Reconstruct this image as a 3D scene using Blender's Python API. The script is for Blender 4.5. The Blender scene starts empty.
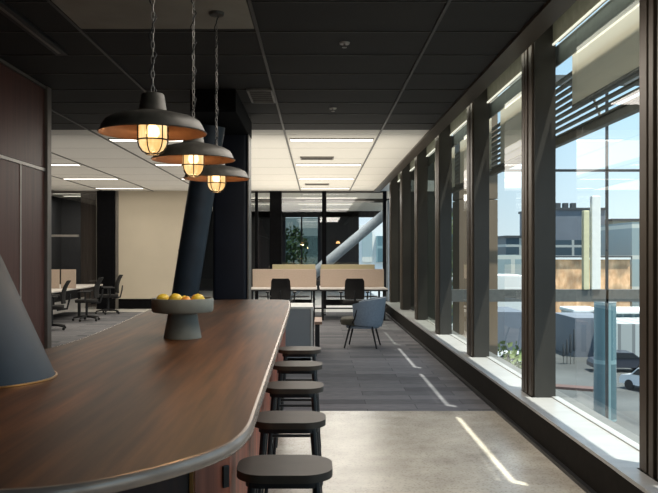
import bpy, bmesh, math, random
from mathutils import Vector, Matrix
random.seed(7)
sc = bpy.context.scene
col = sc.collection
PI = math.pi

# ------------------------------------------------------------------ camera
EYE = 1.55
cam_d = bpy.data.cameras.new('camera')
cam = bpy.data.objects.new('camera', cam_d)
col.objects.link(cam)
cam.location = (0, 0, EYE)
cam.rotation_euler = (PI / 2, 0, 0)
cam_d.sensor_width = 36
cam_d.lens = 780 / 658 * 36
cam_d.shift_x = 12 / 658
cam_d.shift_y = 6.5 / 658
cam_d.clip_start = 0.02
cam_d.clip_end = 2000
sc.camera = cam

# ------------------------------------------------------------------ world, sun, exposure
w = bpy.data.worlds.new('sky')
sc.world = w
w.use_nodes = True
nt = w.node_tree
nt.nodes.clear()
o_ = nt.nodes.new('ShaderNodeOutputWorld')
bg = nt.nodes.new('ShaderNodeBackground')
tc = nt.nodes.new('ShaderNodeTexCoord')
sp = nt.nodes.new('ShaderNodeSeparateXYZ')
cr = nt.nodes.new('ShaderNodeValToRGB')
nt.links.new(tc.outputs['Generated'], sp.inputs[0])
nt.links.new(sp.outputs['Z'], cr.inputs[0])
nt.links.new(cr.outputs[0], bg.inputs[0])
nt.links.new(bg.outputs[0], o_.inputs[0])
e = cr.color_ramp.elements
e[0].position = 0.0
e[0].color = (0.78, 0.90, 0.97, 1)
e[1].position = 0.20
e[1].color = (0.50, 0.76, 0.98, 1)
x = cr.color_ramp.elements.new(0.6)
x.color = (0.42, 0.66, 0.98, 1)
bg.inputs[1].default_value = 1.35

sun_d = bpy.data.lights.new('sun', 'SUN')
sun_d.energy = 11.0
sun_d.angle = math.radians(0.6)
sun_d.color = (1.0, 0.95, 0.86)
sun = bpy.data.objects.new('sun', sun_d)
col.objects.link(sun)
sun.rotation_euler = Vector((-1, 0.8, -3.8)).to_track_quat('-Z', 'Y').to_euler()
sun.location = (8, -6, 30)

def area(name, loc, size, energy, color, rot):
    d = bpy.data.lights.new(name, 'AREA')
    d.shape = 'RECTANGLE'
    d.size, d.size_y = size
    d.energy = energy
    d.color = color
    o = bpy.data.objects.new(name, d)
    col.objects.link(o)
    o.location = loc
    o.rotation_euler = rot
    return o
area('ceiling_fill', (-0.2, 16.4, 2.70), (3.6, 9.8), 115, (1.0, 0.93, 0.80), (PI, 0, 0))  # added upward fill, no fixture, brightens the white ceiling
area('ceiling_fill_left', (-4.8, 16.4, 2.70), (5.0, 9.8), 42, (1.0, 0.93, 0.82), (PI, 0, 0))  # weaker added fill for the ceiling on the left
area('office_fill', (-0.1, 15.8, 3.22), (2.6, 8.5), 130, (1.0, 0.95, 0.88), (0, 0, 0))  # added fill over desks and carpet, beyond what the strips give
area('office_fill_left', (-4.6, 17.4, 3.22), (3.0, 6.5), 130, (1.0, 0.92, 0.78), (0, 0, 0))  # added fill for the left desk and cream wall
area('meeting_room_fill', (-6.9, 22.9, 3.2), (1.6, 1.2), 45, (1.0, 0.95, 0.88), (0, 0, 0))  # added so the curtain behind the left glass reads lighter
area('bar_fill', (0.6, 5.7, 3.15), (0.9, 5.4), 100, (1.0, 0.93, 0.84), (0, 0, 0))  # added fill above counter and concrete, not an actual lamp

area('blind_recess_fill', (1.80, 9.0, 3.42), (0.06, 25.0), 14, (1.0, 0.98, 0.82), (0, -PI / 2, 0))  # added in the recess to lift the olive head panels
area('lobby_fill', (0.4, 23.8, 3.2), (2.8, 3.4), 190, (1.0, 0.96, 0.9), (0, 0, 0))  # added to brighten the pale floor past the partition
sc.view_settings.view_transform = 'Standard'
sc.view_settings.look = 'None'
sc.view_settings.gamma = 1
sc.view_settings.use_curve_mapping = False
sc.view_settings.exposure = 0.0
try:
    sc.cycles.use_denoising = True
    sc.cycles.max_bounces = 10
    sc.cycles.transparent_max_bounces = 24
    sc.cycles.sample_clamp_indirect = 6
    sc.cycles.caustics_reflective = False
    sc.cycles.caustics_refractive = False
except Exception:
    pass

# ------------------------------------------------------------------ materials
def base_mat(name):
    m = bpy.data.materials.new(name)
    m.use_nodes = True
    n = m.node_tree
    return m, n, n.nodes['Principled BSDF']

def mapping(n, scale, coords='Object', rot=(0, 0, 0)):
    t = n.nodes.new('ShaderNodeTexCoord')
    mp = n.nodes.new('ShaderNodeMapping')
    mp.inputs['Scale'].default_value = scale
    mp.inputs['Rotation'].default_value = rot
    n.links.new(t.outputs[coords], mp.inputs[0])
    return mp

def mat(name, c, rough=0.5, metal=0.0, var=0.12, scale=(12, 12, 12), bump=0.0, c2=None, detail=4, coords='Object', spec=0.5):
    """colour broken up by a noise; optional bump"""
    m, n, b = base_mat(name)
    mp = mapping(n, scale, coords)
    no = n.nodes.new('ShaderNodeTexNoise')
    no.inputs['Scale'].default_value = 1.0
    no.inputs['Detail'].default_value = detail
    n.links.new(mp.outputs[0], no.inputs['Vector'])
    r = n.nodes.new('ShaderNodeValToRGB')
    a = tuple(max(0, v * (1 - var)) for v in c)
    z = c2 if c2 else tuple(min(1, v * (1 + var)) for v in c)
    r.color_ramp.elements[0].position = 0.35
    r.color_ramp.elements[1].position = 0.65
    r.color_ramp.elements[0].color = (*a, 1)
    r.color_ramp.elements[1].color = (*z, 1)
    n.links.new(no.outputs['Fac'], r.inputs[0])
    n.links.new(r.outputs[0], b.inputs['Base Color'])
    b.inputs['Roughness'].default_value = rough
    b.inputs['Metallic'].default_value = metal
    b.inputs['Specular IOR Level'].default_value = spec
    if bump:
        bp = n.nodes.new('ShaderNodeBump')
        bp.inputs['Strength'].default_value = bump
        bp.inputs['Distance'].default_value = 0.004
        n.links.new(no.outputs['Fac'], bp.inputs['Height'])
        n.links.new(bp.outputs[0], b.inputs['Normal'])
    return m

def wood(name, dark, light, axis='Y', rough=0.35, grain=40, plank=None, spec=0.5):
    """long grain along an axis, with tone steps from board to board"""
    m, n, b = base_mat(name)
    lo = 1.2
    s = {'X': (lo, grain, grain), 'Y': (grain, lo, grain), 'Z': (grain, grain, lo)}[axis]
    mp = mapping(n, s)
    no = n.nodes.new('ShaderNodeTexNoise')
    no.inputs['Detail'].default_value = 6
    no.inputs['Scale'].default_value = 1
    n.links.new(mp.outputs[0], no.inputs['Vector'])
    r = n.nodes.new('ShaderNodeValToRGB')
    r.color_ramp.elements[0].position = 0.30
    r.color_ramp.elements[1].position = 0.72
    r.color_ramp.elements[0].color = (*dark, 1)
    r.color_ramp.elements[1].color = (*light, 1)
    n.links.new(no.outputs['Fac'], r.inputs[0])
    out = r.outputs[0]
    if plank:
        s2 = {'X': (0.5, plank, plank), 'Y': (plank, 0.5, plank), 'Z': (plank, plank, 0.5)}[axis]
        mp2 = mapping(n, s2)
        vo = n.nodes.new('ShaderNodeTexNoise')
        vo.inputs['Scale'].default_value = 1
        vo.inputs['Detail'].default_value = 1
        n.links.new(mp2.outputs[0], vo.inputs['Vector'])
        r2 = n.nodes.new('ShaderNodeValToRGB')
        r2.color_ramp.elements[0].position = 0.38
        r2.color_ramp.elements[1].position = 0.62
        r2.color_ramp.elements[0].color = (0.62, 0.62, 0.62, 1)
        r2.color_ramp.elements[1].color = (1.25, 1.2, 1.15, 1)
        n.links.new(vo.outputs['Fac'], r2.inputs[0])
        mx = n.nodes.new('ShaderNodeMixRGB')
        mx.blend_type = 'MULTIPLY'
        mx.inputs[0].default_value = 1
        n.links.new(out, mx.inputs[1])
        n.links.new(r2.outputs[0], mx.inputs[2])
        out = mx.outputs[0]
    n.links.new(out, b.inputs['Base Color'])
    b.inputs['Roughness'].default_value = rough
    b.inputs['Specular IOR Level'].default_value = spec
    return m

def glass(name, tint=(0.93, 0.97, 0.96), rough=0.0, base=0.04):
    m = bpy.data.materials.new(name)
    m.use_nodes = True
    n = m.node_tree
    n.nodes.clear()
    out = n.nodes.new('ShaderNodeOutputMaterial')
    tr = n.nodes.new('ShaderNodeBsdfTransparent')
    tr.inputs[0].default_value = (*tint, 1)
    gl = n.nodes.new('ShaderNodeBsdfGlossy')
    gl.inputs['Roughness'].default_value = rough
    lw = n.nodes.new('ShaderNodeLayerWeight')
    lw.inputs['Blend'].default_value = 0.5
    pw = n.nodes.new('ShaderNodeMath'); pw.operation = 'POWER'
    pw.inputs[1].default_value = 5
    ml = n.nodes.new('ShaderNodeMath'); ml.operation = 'MULTIPLY_ADD'
    ml.inputs[1].default_value = 1 - base
    ml.inputs[2].default_value = base
    n.links.new(lw.outputs['Facing'], pw.inputs[0])
    n.links.new(pw.outputs[0], ml.inputs[0])
    mx = n.nodes.new('ShaderNodeMixShader')
    n.links.new(ml.outputs[0], mx.inputs[0])
    n.links.new(tr.outputs[0], mx.inputs[1])
    n.links.new(gl.outputs[0], mx.inputs[2])
    n.links.new(mx.outputs[0], out.inputs[0])
    return m

def emit(name, c, s):
    m, n, b = base_mat(name)
    b.inputs['Base Color'].default_value = (*c, 1)
    b.inputs['Emission Color'].default_value = (*c, 1)
    b.inputs['Emission Strength'].default_value = s
    return m

def carpet_mat():
    m, n, b = base_mat('carpet_tiles')
    mp = mapping(n, (1, 1, 1))
    br = n.nodes.new('ShaderNodeTexBrick')
    br.inputs['Scale'].default_value = 1
    br.inputs['Brick Width'].default_value = 1.0
    br.inputs['Row Height'].default_value = 0.25
    br.inputs['Mortar Size'].default_value = 0.004
    br.inputs['Color1'].default_value = (0.10, 0.10, 0.108, 1)
    br.inputs['Color2'].default_value = (0.185, 0.182, 0.192, 1)
    br.inputs['Mortar'].default_value = (0.07, 0.07, 0.075, 1)
    n.links.new(mp.outputs[0], br.inputs['Vector'])
    mp2 = mapping(n, (6, 60, 6))
    no = n.nodes.new('ShaderNodeTexNoise')
    no.inputs['Scale'].default_value = 1
    no.inputs['Detail'].default_value = 5
    n.links.new(mp2.outputs[0], no.inputs['Vector'])
    mx = n.nodes.new('ShaderNodeMixRGB'); mx.blend_type = 'OVERLAY'
    mx.inputs[0].default_value = 0.7
    n.links.new(br.outputs['Color'], mx.inputs[1])
    n.links.new(no.outputs['Fac'], mx.inputs[2])
    n.links.new(mx.outputs[0], b.inputs['Base Color'])
    b.inputs['Roughness'].default_value = 0.95
    b.inputs['Specular IOR Level'].default_value = 0.2
    bp = n.nodes.new('ShaderNodeBump'); bp.inputs['Strength'].default_value = 0.5
    bp.inputs['Distance'].default_value = 0.004
    n.links.new(no.outputs['Fac'], bp.inputs['Height'])
    n.links.new(bp.outputs[0], b.inputs['Normal'])
    return m

def concrete_mat():
    m, n, b = base_mat('polished_concrete')
    mp = mapping(n, (1, 1, 1))
    no = n.nodes.new('ShaderNodeTexNoise')
    no.inputs['Scale'].default_value = 2.2
    no.inputs['Detail'].default_value = 8
    no.inputs['Roughness'].default_value = 0.65
    n.links.new(mp.outputs[0], no.inputs['Vector'])
    r = n.nodes.new('ShaderNodeValToRGB')
    r.color_ramp.elements[0].position = 0.3
    r.color_ramp.elements[1].position = 0.7
    r.color_ramp.elements[0].color = (0.36, 0.325, 0.27, 1)
    r.color_ramp.elements[1].color = (0.62, 0.575, 0.49, 1)
    n.links.new(no.outputs['Fac'], r.inputs[0])
    vo = n.nodes.new('ShaderNodeTexVoronoi')
    vo.inputs['Scale'].default_value = 45
    n.links.new(mp.outputs[0], vo.inputs['Vector'])
    r2 = n.nodes.new('ShaderNodeValToRGB')
    r2.color_ramp.elements[0].position = 0.0
    r2.color_ramp.elements[1].position = 0.45
    r2.color_ramp.elements[0].color = (0.55, 0.53, 0.5, 1)
    r2.color_ramp.elements[1].color = (1.08, 1.08, 1.08, 1)
    n.links.new(vo.outputs['Distance'], r2.inputs[0])
    mx = n.nodes.new('ShaderNodeMixRGB'); mx.blend_type = 'MULTIPLY'
    mx.inputs[0].default_value = 0.75
    n.links.new(r.outputs[0], mx.inputs[1])
    n.links.new(r2.outputs[0], mx.inputs[2])
    n.links.new(mx.outputs[0], b.inputs['Base Color'])
    b.inputs['Roughness'].default_value = 0.26
    return m

def facade_mat(name, wallc, glassc, sx, sz, rough=0.5):
    """rows of window glass between bands, on far buildings"""
    m, n, b = base_mat(name)
    mp = mapping(n, (1, 1, 1), 'Object', (PI / 2, 0, 0))
    br = n.nodes.new('ShaderNodeTexBrick')
    br.offset = 0
    br.inputs['Scale'].default_value = 1
    br.inputs['Brick Width'].default_value = sx
    br.inputs['Row Height'].default_value = sz
    br.inputs['Mortar Size'].default_value = 0.12 * min(sx, sz)
    br.inputs['Color1'].default_value = (*glassc, 1)
    br.inputs['Color2'].default_value = (*[v * 1.5 for v in glassc], 1)
    br.inputs['Mortar'].default_value = (*wallc, 1)
    n.links.new(mp.outputs[0], br.inputs['Vector'])
    n.links.new(br.outputs['Color'], b.inputs['Base Color'])
    b.inputs['Roughness'].default_value = rough
    return m

M = {}
M['concrete'] = concrete_mat()
M['carpet'] = carpet_mat()
M['pale_floor'] = mat('pale_terrazzo', (0.66, 0.64, 0.60), 0.4, var=0.05, scale=(20, 20, 20))
M['black_tile'] = mat('black_ceiling_tile', (0.010, 0.009, 0.0078), 0.8, var=0.25, scale=(0.9, 1.4, 1), bump=0.0)
M['white_tile'] = mat('white_ceiling_tile', (0.80, 0.77, 0.71), 0.9, var=0.02, scale=(40, 40, 40))
M['tbar'] = mat('ceiling_grid_metal', (0.06, 0.057, 0.052), 0.5, 0.3, var=0.1)
M['tbar_pale'] = mat('pale_grid_metal', (0.55, 0.53, 0.49), 0.6, 0.0, var=0.05)
M['plaster_panel'] = mat('grey_ceiling_panel', (0.27, 0.25, 0.215), 0.8, var=0.08, scale=(3, 3, 3))
M['wine_wood'] = wood('wine_timber_veneer', (0.085, 0.034, 0.026), (0.15, 0.060, 0.046), 'Z', 0.42, 26)
M['red_wood'] = wood('red_timber_boards', (0.24, 0.065, 0.035), (0.42, 0.13, 0.075), 'Z', 0.45, 30, plank=9)
M['wine_base'] = wood('dark_wine_boards', (0.018, 0.007, 0.006), (0.040, 0.014, 0.011), 'Z', 0.4, 26)
M['counter_wood'] = wood('walnut_counter', (0.048, 0.019, 0.008), (0.165, 0.068, 0.025), 'Y', 0.42, 22, plank=4.5, spec=0.22)
M['edge'] = mat('counter_edge_sheen', (0.40, 0.30, 0.24), 0.26, 0.35, var=0.08)  # paler than the walnut: window reflection along the rim put into the colour
M['steel_trim'] = mat('grey_trim_metal', (0.22, 0.20, 0.18), 0.45, 0.5, var=0.06)
M['white_rail'] = mat('pale_metal_rail', (0.62, 0.58, 0.54), 0.4, 0.4, var=0.05)
M['brass'] = mat('brass_strip', (0.45, 0.24, 0.09), 0.3, 0.9, var=0.05)
M['mullion'] = mat('dark_bronze_mullion', (0.050, 0.047, 0.041), 0.45, 0.35, var=0.12, scale=(2, 2, 1.2))
M['mullion_front'] = mat('bronze_blind_channel', (0.085, 0.066, 0.048), 0.42, 0.4, var=0.1, scale=(2, 2, 1.2))
M['head'] = mat('olive_head_panel', (0.26, 0.26, 0.20), 0.6, 0.2, var=0.1)
M['plinth'] = mat('dark_brown_plinth', (0.010, 0.008, 0.006), 0.85, 0.0, var=0.15, spec=0.15)
M['sill'] = mat('pale_anodised_sill', (0.40, 0.40, 0.39), 0.35, 0.15, var=0.06, scale=(3, 9, 3))
M['glass'] = glass('window_glass', (0.90, 0.95, 0.93))
M['glass_dark'] = glass('dim_window_glass', (0.34, 0.38, 0.34))  # far-bay dimness put into the tint, weakens the sun entering there
M['glass_darker'] = glass('dark_window_glass', (0.14, 0.16, 0.14))  # same pane tinted deeper so the farthest sills stay dark
M['glass_in'] = glass('partition_glass', (0.85, 0.87, 0.86), 0.0, 0.16)
M['glass_tint'] = glass('tinted_glass', (0.16, 0.20, 0.19), 0.0, 0.1)
M['black_wall'] = mat('black_panel', (0.004, 0.004, 0.005), 0.9, var=0.2, spec=0.1)
M['dark_wall'] = mat('dark_room_wall', (0.020, 0.020, 0.022), 0.7, var=0.15)
M['olive_wall'] = mat('dark_olive_cladding', (0.045, 0.047, 0.038), 0.35, var=0.15, scale=(3, 3, 0.5))
M['cream_wall'] = mat('cream_wall_panel', (0.60, 0.53, 0.42), 0.65, var=0.02, scale=(2, 2, 2))
M['curtain'] = mat('mauve_brown_curtain', (0.20, 0.155, 0.135), 0.9, var=0.12, scale=(30, 30, 1))
M['fascia'] = mat('pale_blue_grey_fascia', (0.42, 0.46, 0.47), 0.5, 0.1, var=0.05)
M['navy'] = mat('navy_column_paint', (0.006, 0.009, 0.018), 0.5, var=0.15, scale=(2, 2, 2), spec=0.3)
M['steel_blue'] = mat('blue_grey_steel_paint', (0.020, 0.034, 0.052), 0.5, 0.1, var=0.14, scale=(5, 5, 5), bump=0.1)
M['brace'] = mat('grey_brace_paint', (0.15, 0.18, 0.205), 0.6, 0.0, var=0.1)
M['stool_seat'] = mat('brown_leather_seat', (0.035, 0.025, 0.017), 0.5, var=0.15, scale=(9, 9, 9), bump=0.1)
M['stool_leg'] = mat('black_steel_leg', (0.016, 0.019, 0.023), 0.3, 0.5, var=0.1)
M['bowl'] = mat('grey_green_stoneware', (0.20, 0.21, 0.185), 0.6, var=0.08, scale=(14, 14, 14), bump=0.1)
M['lemon'] = mat('lemon_peel', (0.88, 0.62, 0.06), 0.4, var=0.12, scale=(30, 30, 30), bump=0.3)
M['orange'] = mat('orange_peel', (0.85, 0.33, 0.05), 0.4, var=0.1, scale=(40, 40, 40), bump=0.3)
M['stem'] = mat('fruit_stem', (0.12, 0.10, 0.03), 0.7)
M['shade_out'] = mat('weathered_grey_enamel', (0.085, 0.080, 0.070), 0.5, 0.4, var=0.2, scale=(20, 20, 20), bump=0.1)
M['shade_in'] = mat('copper_inside', (0.30, 0.15, 0.08), 0.42, 0.6, var=0.12, scale=(16, 16, 16))
M['cage'] = mat('dark_cage_metal', (0.03, 0.027, 0.02), 0.4, 0.6, var=0.1)
M['chain'] = mat('dull_chain_metal', (0.34, 0.32, 0.30), 0.4, 0.6, var=0.1)
M['cable'] = mat('black_cable', (0.012, 0.012, 0.012), 0.6)
def jar_mat():
    m = glass('lit_ribbed_glass', (1.0, 0.86, 0.62), 0.05, 0.05)
    n = m.node_tree
    out = [q for q in n.nodes if q.type == 'OUTPUT_MATERIAL'][0]
    src = out.inputs[0].links[0].from_socket
    em = n.nodes.new('ShaderNodeEmission')
    mp = mapping(n, (26, 26, 9))
    no = n.nodes.new('ShaderNodeTexNoise'); no.inputs['Scale'].default_value = 1
    n.links.new(mp.outputs[0], no.inputs['Vector'])
    r = n.nodes.new('ShaderNodeValToRGB')
    r.color_ramp.elements[0].position = .35; r.color_ramp.elements[1].position = .65
    r.color_ramp.elements[0].color = (0.75, 0.42, 0.15, 1); r.color_ramp.elements[1].color = (1.0, 0.72, 0.38, 1)
    n.links.new(no.outputs['Fac'], r.inputs[0])
    n.links.new(r.outputs[0], em.inputs[0])
    em.inputs[1].default_value = 1.7
    mx = n.nodes.new('ShaderNodeMixShader'); mx.inputs[0].default_value = .62
    n.links.new(src, mx.inputs[1]); n.links.new(em.outputs[0], mx.inputs[2])
    n.links.new(mx.outputs[0], out.inputs[0])
    return m
M['jar'] = jar_mat()
M['filament'] = emit('glowing_bulb', (1.0, 0.80, 0.48), 7.0)
M['head_line_glow'] = emit('glowing_head_line', (1.0, 1.0, 0.84), 0.8)  # emissive material for the bright line along the window head
M['amber'] = emit('amber_lamp', (1.0, 0.55, 0.22), 1.6)
M['strip'] = emit('led_strip_diffuser', (1.0, 0.95, 0.86), 3.2)
M['strip_far'] = emit('led_strip_diffuser_far', (1.0, 0.93, 0.78), 2.4)
M['desk_white'] = mat('white_desk_laminate', (0.62, 0.58, 0.54), 0.45, var=0.03)
M['screen'] = mat('beige_pink_felt', (0.50, 0.395, 0.32), 0.95, var=0.05, scale=(40, 40, 40))
M['screen_y'] = mat('sand_felt', (0.46, 0.40, 0.25), 0.95, var=0.05, scale=(40, 40, 40))
M['black_metal'] = mat('black_powder_coat', (0.012, 0.012, 0.013), 0.5, 0.2, var=0.1)
M['mesh_black'] = mat('charcoal_mesh_fabric', (0.012, 0.011, 0.011), 0.85, var=0.2, scale=(60, 60, 60), bump=0.2)
M['chair_grey'] = mat('dark_grey_plastic', (0.018, 0.018, 0.020), 0.5, var=0.1)
M['chrome'] = mat('polished_metal', (0.55, 0.55, 0.55), 0.25, 0.9, var=0.05)
M['blue_fab'] = mat('blue_grey_upholstery', (0.27, 0.32, 0.39), 0.85, var=0.1, scale=(50, 50, 50), bump=0.2)
M['olive_fab'] = mat('olive_brown_seat_fabric', (0.075, 0.068, 0.052), 0.85, var=0.1, scale=(50, 50, 50), bump=0.2)
M['white_lam'] = mat('white_laminate', (0.70, 0.68, 0.64), 0.4, var=0.02)
M['grey_lam'] = mat('pale_blue_grey_panel', (0.28, 0.30, 0.32), 0.5, var=0.04, scale=(2, 2, 2))
M['bench_wood'] = wood('pink_oak', (0.26, 0.15, 0.10), (0.38, 0.23, 0.16), 'X', 0.5, 30)
M['vent'] = mat('vent_metal', (0.22, 0.21, 0.19), 0.5, 0.4, var=0.1)
M['socket'] = mat('black_socket_plastic', (0.008, 0.008, 0.009), 0.3)
def translucent(name, c):
    m, n, b = base_mat(name)
    b.inputs['Base Color'].default_value = (*c, 1)
    b.inputs['Roughness'].default_value = .8
    out = [q for q in n.nodes if q.type == 'OUTPUT_MATERIAL'][0]
    tl = n.nodes.new('ShaderNodeBsdfTranslucent'); tl.inputs[0].default_value = (*c, 1)
    mx = n.nodes.new('ShaderNodeMixShader'); mx.inputs[0].default_value = .75
    n.links.new(b.outputs[0], mx.inputs[1]); n.links.new(tl.outputs[0], mx.inputs[2])
    n.links.new(mx.outputs[0], out.inputs[0])
    return m
M['louvre'] = mat('grey_louvre_blade', (0.12, 0.12, 0.105), 0.5, 0.2, var=0.12)
M['cream_ext'] = translucent('cream_shade_screen', (0.95, 0.88, 0.76))
M['ext_steel'] = mat('grey_external_steel', (0.13, 0.13, 0.12), 0.5, 0.2, var=0.1)
M['ext_steel_dark'] = mat('dark_external_steel', (0.03, 0.033, 0.036), 0.5, 0.2, var=0.1)
M['white_paint'] = mat('white_steel_and_reflection', (0.85, 0.85, 0.80), 0.5, var=0.03)  # shared by the awning struts and a painted reflection streak
M['cream_reflection'] = mat('cream_reflection_streak', (0.72, 0.66, 0.42), 0.5, var=0.05)  # colour of a pale reflection seen in the glass
M['brown_pier'] = mat('tan_brown_cladding', (0.22, 0.16, 0.105), 0.6, var=0.12, scale=(2, 2, 0.3))
M['street'] = mat('street_asphalt', (0.075, 0.080, 0.078), 0.85, var=0.35, scale=(0.12, 0.12, 0.12), detail=8)
M['orange_board'] = wood('orange_timber_cladding', (0.62, 0.34, 0.17), (0.90, 0.60, 0.36), 'Z', 0.7, 2.2, plank=0.5)
M['bldg_grey'] = mat('grey_metal_cladding', (0.15, 0.17, 0.20), 0.6, var=0.08, scale=(0.3, 0.3, 0.3))
M['bldg_beige'] = mat('beige_render', (0.40, 0.36, 0.28), 0.8, var=0.08, scale=(0.3, 0.3, 0.3))
M['bldg_glass'] = facade_mat('glazed_band', (0.40, 0.42, 0.40), (0.035, 0.06, 0.08), 4.5, 1.6)
M['bldg_pale'] = facade_mat('pale_glazed_front', (0.55, 0.57, 0.52), (0.20, 0.26, 0.27), 2.2, 4.0)
M['teal_glass'] = facade_mat('teal_glazed_tower', (0.20, 0.31, 0.33), (0.07, 0.13, 0.15), 0.9, 3.0, 0.25)
M['rib_grey'] = facade_mat('ribbed_grey_wall', (0.20, 0.21, 0.21), (0.34, 0.36, 0.35), 1.1, 20.0)
M['roof_white'] = mat('white_canopy_roof', (0.80, 0.82, 0.80), 0.5, var=0.03)
M['roof_dark'] = mat('dark_roof', (0.05, 0.055, 0.06), 0.6, var=0.1)
M['leaf'] = mat('tree_leaves', (0.07, 0.12, 0.035), 0.8, var=0.4, scale=(2, 2, 2))
M['leaf2'] = mat('hedge_leaves', (0.13, 0.17, 0.06), 0.8, var=0.4, scale=(2, 2, 2))
M['bark'] = mat('bark', (0.06, 0.045, 0.03), 0.9)
M['kerb'] = mat('red_brick_kerb', (0.11, 0.065, 0.055), 0.8, var=0.2)
M['car_white'] = mat('white_car_paint', (0.70, 0.71, 0.72), 0.25, var=0.02)
M['car_dark'] = mat('dark_car_paint', (0.03, 0.035, 0.05), 0.25, var=0.05)
M['car_silver'] = mat('silver_car_paint', (0.35, 0.37, 0.38), 0.3, 0.5, var=0.03)
M['car_glass'] = mat('car_glass', (0.015, 0.02, 0.025), 0.1, var=0.05)
M['tyre'] = mat('tyre_rubber', (0.012, 0.012, 0.012), 0.8)

# ------------------------------------------------------------------ mesh helpers
class MB:
    def __init__(s):
        s.bm = bmesh.new()
    def _fin(s, verts, bev=0, seg=2):
        if bev:
            es = {e for v in verts for e in v.link_edges}
            bmesh.ops.bevel(s.bm, geom=list(es), offset=bev, segments=seg, affect='EDGES', profile=0.5)
        return s
    def box(s, x0, x1, y0, y1, z0, z1, bev=0, seg=2):
        r = bmesh.ops.create_cube(s.bm, size=1)
        for v in r['verts']:
            v.co = Vector((x0 + (v.co.x + .5) * (x1 - x0), y0 + (v.co.y + .5) * (y1 - y0), z0 + (v.co.z + .5) * (z1 - z0)))
        return s._fin(r['verts'], bev, seg)
    def obox(s, c, size, M3, bev=0):
        r = bmesh.ops.create_cube(s.bm, size=1)
        for v in r['verts']:
            v.co = M3 @ Vector((v.co.x * size[0], v.co.y * size[1], v.co.z * size[2])) + Vector(c)
        return s._fin(r['verts'], bev)
    def ring(s, pts):
        return [s.bm.verts.new(p) for p in pts]
    def bridge(s, a, b, closed=True):
        n = len(a)
        for i in range(n if closed else n - 1):
            j = (i + 1) % n
            s.bm.faces.new((a[i], a[j], b[j], b[i]))
    def tube(s, pts, r, seg=10, closed=False, caps=True):
        pts = [Vector(p) for p in pts]
        n = len(pts)
        rr = r if isinstance(r, (list, tuple)) else [r] * n
        rings = []
        prev = None
        for i, p in enumerate(pts):
            if closed:
                t = pts[(i + 1) % n] - pts[i - 1]
            else:
                t = pts[min(i + 1, n - 1)] - pts[max(i - 1, 0)]
            t.normalize()
            if prev is None:
                a = t.orthogonal().normalized()
            else:
                a = (prev - t * prev.dot(t)).normalized()
            prev = a
            b = t.cross(a)
            rings.append(s.ring([p + (a * math.cos(k * 2 * PI / seg) + b * math.sin(k * 2 * PI / seg)) * rr[i] for k in range(seg)]))
        for i in range(n - 1):
            s.bridge(rings[i], rings[i + 1])
        if closed:
            s.bridge(rings[-1], rings[0])
        elif caps:
            s.bm.faces.new(rings[0][::-1])
            s.bm.faces.new(rings[-1])
        return s
    def lathe(s, prof, seg=32, c=(0, 0, 0), a0=0, a1=2 * PI):
        c = Vector(c)
        full = abs(a1 - a0 - 2 * PI) < 1e-6
        n = seg if full else seg + 1
        rings = []
        for (r, z) in prof:
            if r < 1e-6:
                v = s.bm.verts.new(c + Vector((0, 0, z)))
                rings.append([v])
            else:
                rings.append([s.bm.verts.new(c + Vector((r * math.cos(a0 + (a1 - a0) * k / seg), r * math.sin(a0 + (a1 - a0) * k / seg), z))) for k in range(n)])
        for a, b in zip(rings, rings[1:]):
            for k in range(n if full else n - 1):
                j = (k + 1) % n
                if len(a) == 1 and len(b) == 1:
                    continue
                if len(a) == 1:
                    s.bm.faces.new((a[0], b[j], b[k]))
                elif len(b) == 1:
                    s.bm.faces.new((a[k], a[j], b[0]))
                else:
                    s.bm.faces.new((a[k], a[j], b[j], b[k]))
        return s
    def prism(s, poly, z0, z1, bev=0, seg=3):
        lo = s.ring([(p[0], p[1], z0) for p in poly])
        hi = s.ring([(p[0], p[1], z1) for p in poly])
        s.bm.faces.new(lo[::-1])
        s.bm.faces.new(hi)
        s.bridge(lo, hi)
        if bev:
            es = [e for e in s.bm.edges if (e.verts[0] in hi and e.verts[1] in hi) or (e.verts[0] in lo and e.verts[1] in lo)]
            bmesh.ops.bevel(s.bm, geom=es, offset=bev, segments=seg, affect='EDGES', profile=0.5)
        return s
    def build(s, name, m, parent=None, smooth=False, loc=None):
        bmesh.ops.recalc_face_normals(s.bm, faces=s.bm.faces[:])
        me = bpy.data.meshes.new(name)
        s.bm.to_mesh(me)
        s.bm.free()
        if smooth:
            for p in me.polygons:
                p.use_smooth = True
            try:
                me.set_sharp_from_angle(angle=math.radians(40))
            except Exception:
                pass
        me.materials.append(m)
        o = bpy.data.objects.new(name, me)
        col.objects.link(o)
        if parent:
            o.parent = parent
        if loc:
            o.location = loc
        return o

def tag(o, label=None, cat=None, group=None, kind=None):
    if label: o['label'] = label
    if cat: o['category'] = cat
    if group: o['group'] = group
    if kind: o['kind'] = kind
    return o

def empty(name, loc=(0, 0, 0), rz=0):
    o = bpy.data.objects.new(name, None)
    o.empty_display_size = 0.1
    col.objects.link(o)
    o.location = loc
    o.rotation_euler = (0, 0, rz)
    return o

def kids(o):
    return [c for c in list(col.objects) if c.parent == o]

def copy_tree(o, parent=None):
    c = o.copy()
    col.objects.link(c)
    c.parent = parent
    for ch in kids(o):
        copy_tree(ch, c)
    return c

def st(o):
    o['kind'] = 'structure'
    return o

def rrect(w, d, r, n=6):
    pts = []
    for (cx, cy, a) in ((w / 2 - r, d / 2 - r, 0), (-w / 2 + r, d / 2 - r, PI / 2), (-w / 2 + r, -d / 2 + r, PI), (w / 2 - r, -d / 2 + r, 1.5 * PI)):
        for k in range(n + 1):
            t = a + k / n * PI / 2
            pts.append((cx + r * math.cos(t), cy + r * math.sin(t)))
    return pts

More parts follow.
